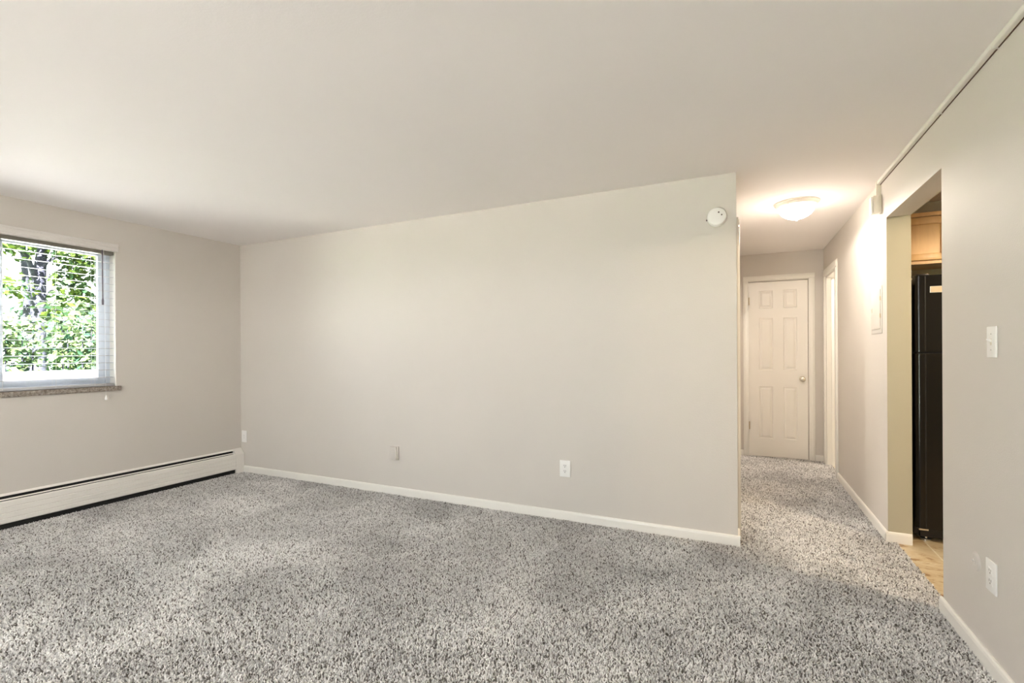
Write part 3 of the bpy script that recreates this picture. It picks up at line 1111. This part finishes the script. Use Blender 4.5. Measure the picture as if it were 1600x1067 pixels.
def leaves(name, centres, n, size, material, parent, seed, flat=0.5):
    """n single leaves scattered in ellipsoids (centre, radii)"""
    rnd = random.Random(seed)
    verts, faces, cols = [], [], []
    tot = sum(r[0] * r[1] * r[2] for _, r in centres) ** 1.0
    for c, r in centres:
        k = max(6, int(n * r[0] * r[1] * r[2] / tot))
        for _ in range(k):
            while True:
                p = Vector((rnd.uniform(-1, 1), rnd.uniform(-1, 1), rnd.uniform(-1, 1)))
                if .15 < p.length < 1:
                    break
            p = Vector(c) + Vector((p.x * r[0], p.y * r[1], p.z * r[2]))
            a = rnd.uniform(0, 2 * PI)
            d = Vector((.5 * math.cos(a), math.sin(a), rnd.uniform(-1.2, .3))).normalized()
            nn = Vector((rnd.uniform(-.4, 1.2), rnd.uniform(-.8, .8), rnd.uniform(-.2, 1.0))).normalized()
            s = d.cross(nn).normalized()
            nn = s.cross(d)
            l = size * rnd.uniform(.6, 1.3)
            wv = l * .30
            b = len(verts)
            for q in (p, p + d * l * .45 + s * wv + nn * l * .06, p + d * l, p + d * l * .45 - s * wv + nn * l * .06, p + d * l * .5):
                verts.append(tuple(q))
            faces += [(b, b + 1, b + 4), (b + 1, b + 2, b + 4), (b + 2, b + 3, b + 4), (b + 3, b, b + 4)]
            cols += [rnd.random()] * 5
    me = bpy.data.meshes.new(name)
    me.from_pydata(verts, [], faces)
    ca = me.color_attributes.new('Col', 'FLOAT_COLOR', 'POINT')
    for i, c in enumerate(cols):
        ca.data[i].color = (c, c, c, 1)
    me.materials.append(MAT[material])
    o = bpy.data.objects.new(name, me)
    C.objects.link(o)
    o.parent = parent
    o.matrix_parent_inverse = Matrix.Translation(-parent.location)
    o['kind'] = 'stuff'
    return o


tb_ = Vector((-12, 4.414, -0.54))
tr = thing('garden_tree', (tb_.x, tb_.y, -.45), 'grey barked tree with forked trunk outside the window', 'tree')
bm = bmesh.new()
tube(bm, [(tb_.x, tb_.y, -.45), (tb_.x + .05, tb_.y, .4), Vector((-12, 4.412, 1.402)), Vector((-12, 4.424, 2.131)), Vector((-12, 4.435, 2.679)), Vector((-12, 4.464, 3.049)), Vector((-12, 4.503, 3.361)),
          Vector((-12, 4.543, 3.984)), Vector((-12, 4.565, 4.852))], [.16, .13, .115, .11, .10, .085, .07, .06, .03], 12)
obj('trunk', bm, 'bark', tr, smooth=True)
for P, rr in (
        ([(-12.0, 4.398, 2.613), (-11.88, 4.283, 2.852), (-11.76, 4.179, 3.037), (-11.64, 4.06, 3.212), (-11.52, 3.911, 3.473), (-11.4, 3.751, 3.807)], 0.055),
        ([(-12.0, 4.445, 2.814), (-11.88, 4.512, 2.998), (-11.76, 4.598, 3.088), (-11.64, 4.696, 3.266), (-11.52, 4.863, 3.486), (-11.4, 5.068, 3.857)], 0.035),
        ([(-12.0, 4.425, 2.532), (-11.88, 4.511, 2.693), (-11.76, 4.674, 2.88), (-11.64, 4.912, 3.033)], 0.022),
        ([(-12.0, 4.424, 2.155), (-11.88, 4.529, 2.439), (-11.76, 4.712, 2.54), (-11.64, 4.961, 2.588)], 0.02),
        ([(-12.0, 4.282, 3.029), (-11.88, 4.1, 3.127), (-11.76, 3.924, 3.219)], 0.02),
        ([(-12.0, 4.502, 3.263), (-11.88, 4.609, 3.617), (-11.76, 4.698, 4.118)], 0.03),
        ):
    bm = bmesh.new()
    tube(bm, P, [rr * (1 - .75 * i / (len(P) - 1)) for i in range(len(P))], 8)
    obj('branch', bm, 'bark', tr, smooth=True)
cl = []
for c, r in (
        ((-11.5, 4.766, 3.389), 0.48),
        ((-11.8, 4.929, 3.049), 0.5),
        ((-11.4, 4.942, 3.204), 0.6),
        ((-11.7, 4.806, 2.647), 0.36),
        ((-11.8, 4.978, 2.613), 0.5),
        ((-11.6, 5.153, 2.878), 0.5),
        ((-12.9, 5.014, 3.49), 0.35),
        ((-11.7, 3.888, 3.262), 0.38),
        ((-11.7, 3.987, 3.054), 0.26),
        ((-12.9, 4.614, 3.656), 0.45),
        ((-11.8, 4.886, 2.387), 0.36),
        ((-11.6, 4.476, 2.141), 0.26),
        ((-11.8, 3.902, 2.477), 0.4),
        ((-11.8, 4.019, 2.411), 0.25),
        ((-12, 4.431, 3.955), 0.9),
        ((-12, 5.016, 4.109), 0.9),
        ((-12, 3.99, 3.838), 0.8),
        ((-11.7, 5.195, 2.311), 0.35),
        ((-11.4, 4.132, 1.851), 0.18),
        ((-11.4, 4.426, 1.868), 0.25),
        ):
    cl.append((c, (r * .8, r, r * .62)))
leaves('foliage', cl, 3600, .13, 'leaf_tree', tr, 11)

t2 = Vector((-14.5, 5.094, -0.864))
tr2 = thing('garden_tree', (t2.x, t2.y, -.45), 'slender tree behind the forked trunk in the garden', 'tree')
bm = bmesh.new()
tube(bm, [(t2.x, t2.y, -.45), Vector((-14.5, 5.134, 1.436)), Vector((-14.5, 5.16, 2.448)), Vector((-14.5, 5.119, 3.092)), Vector((-14.5, 5.088, 3.519)), Vector((-14.5, 5.059, 4.158))],
     [.09, .08, .07, .06, .05, .03], 10)
obj('trunk', bm, 'bark', tr2, smooth=True)
leaves('foliage', [(Vector((-14.5, 5.091, 4.166)), (.8, 1.0, .6)), (Vector((-14.8, 5.463, 4.216)), (.8, 1.1, .6)), (Vector((-14.5, 4.836, 2.839)), (.5, .55, .3))], 700, .2, 'leaf_tree', tr2, 15)

for i, (c, rx, rz, n, lab) in enumerate((
        (Vector((-9.0, 3.088, 1.462)), 0.33, 0.36, 620, 'bright leafy shrub in front of the forked trunk'),
        (Vector((-9.4, 3.922, 1.55)), 0.35, 0.4, 680, 'bright leafy shrub outdoors beside the window jamb'),
        (Vector((-9.4, 4.768, 1.822)), 0.4, 0.6, 420, 'taller leafy shrub behind the side of the window frame'),
        (Vector((-9.2, 2.352, 1.592)), 0.4, 0.5, 420, 'leafy shrub further along the garden wall'),
        )):
    s = thing('garden_shrub', (c.x, c.y, -.45), lab, 'shrub', 'shrubs in the garden')
    bm = bmesh.new()
    for k in range(6):
        a = k * PI / 3
        tube(bm, [(c.x, c.y, -.45), (c.x + .15 * math.cos(a), c.y + .15 * math.sin(a), .2), (c.x + rx * .5 * math.cos(a), c.y + rx * .5 * math.sin(a), c.z + rz * .3)],
             [.022, .016, .006], 6)
    obj('stems', bm, 'bark', s)
    leaves('foliage', [(c, (rx, rx * .95, rz)), (c + Vector((0, 0, -.5)), (rx, rx * .95, .45))], n, .10, 'leaf_shrub', s, 30 + i, .1)

for i, (yc, hh, rad) in enumerate(((-1.0, 4.0, 1.6), (5.0, 5.2, 2.4), (9.6, 3.6, 1.9), (15.0, 4.2, 2.0), (-6.0, 5.0, 2.2))):
    c = Vector((-24 - (i % 2) * 2.5, yc, hh * .62))
    if i == 1:
        continue
    s = thing('background_tree', (c.x, c.y, -.45), ('broad leafy tree far across the lawn', 'tall leafy tree far across the lawn', 'dense leafy tree at the far end of the lawn',
              'wide leafy tree beyond the tall one', 'rounded leafy tree far off by the lawn edge')[i], 'tree', 'trees across the lawn')
    bm = bmesh.new()
    tube(bm, [(c.x, c.y, -.45), (c.x, c.y, hh * .35), (c.x + .1, c.y, hh * .8)], [.2, .16, .06], 8)
    obj('trunk', bm, 'bark', s, smooth=True)
    leaves('foliage', [(c, (rad * .8, rad, hh * .42)), (c + Vector((.6, .8, -1.2)), (rad * .6, rad * .7, hh * .2))], 1500, .38, 'leaf_far', s, 50 + i)

# low pale garden wall below the shrubs
gw = struct('garden_wall', [((-7.6, -6, -.45), (-7.35, 14, .97)), ((-7.66, -6, .97), (-7.29, 14, 1.03))], 'concrete',
            'low pale garden wall outside below the shrubs', 'garden wall')
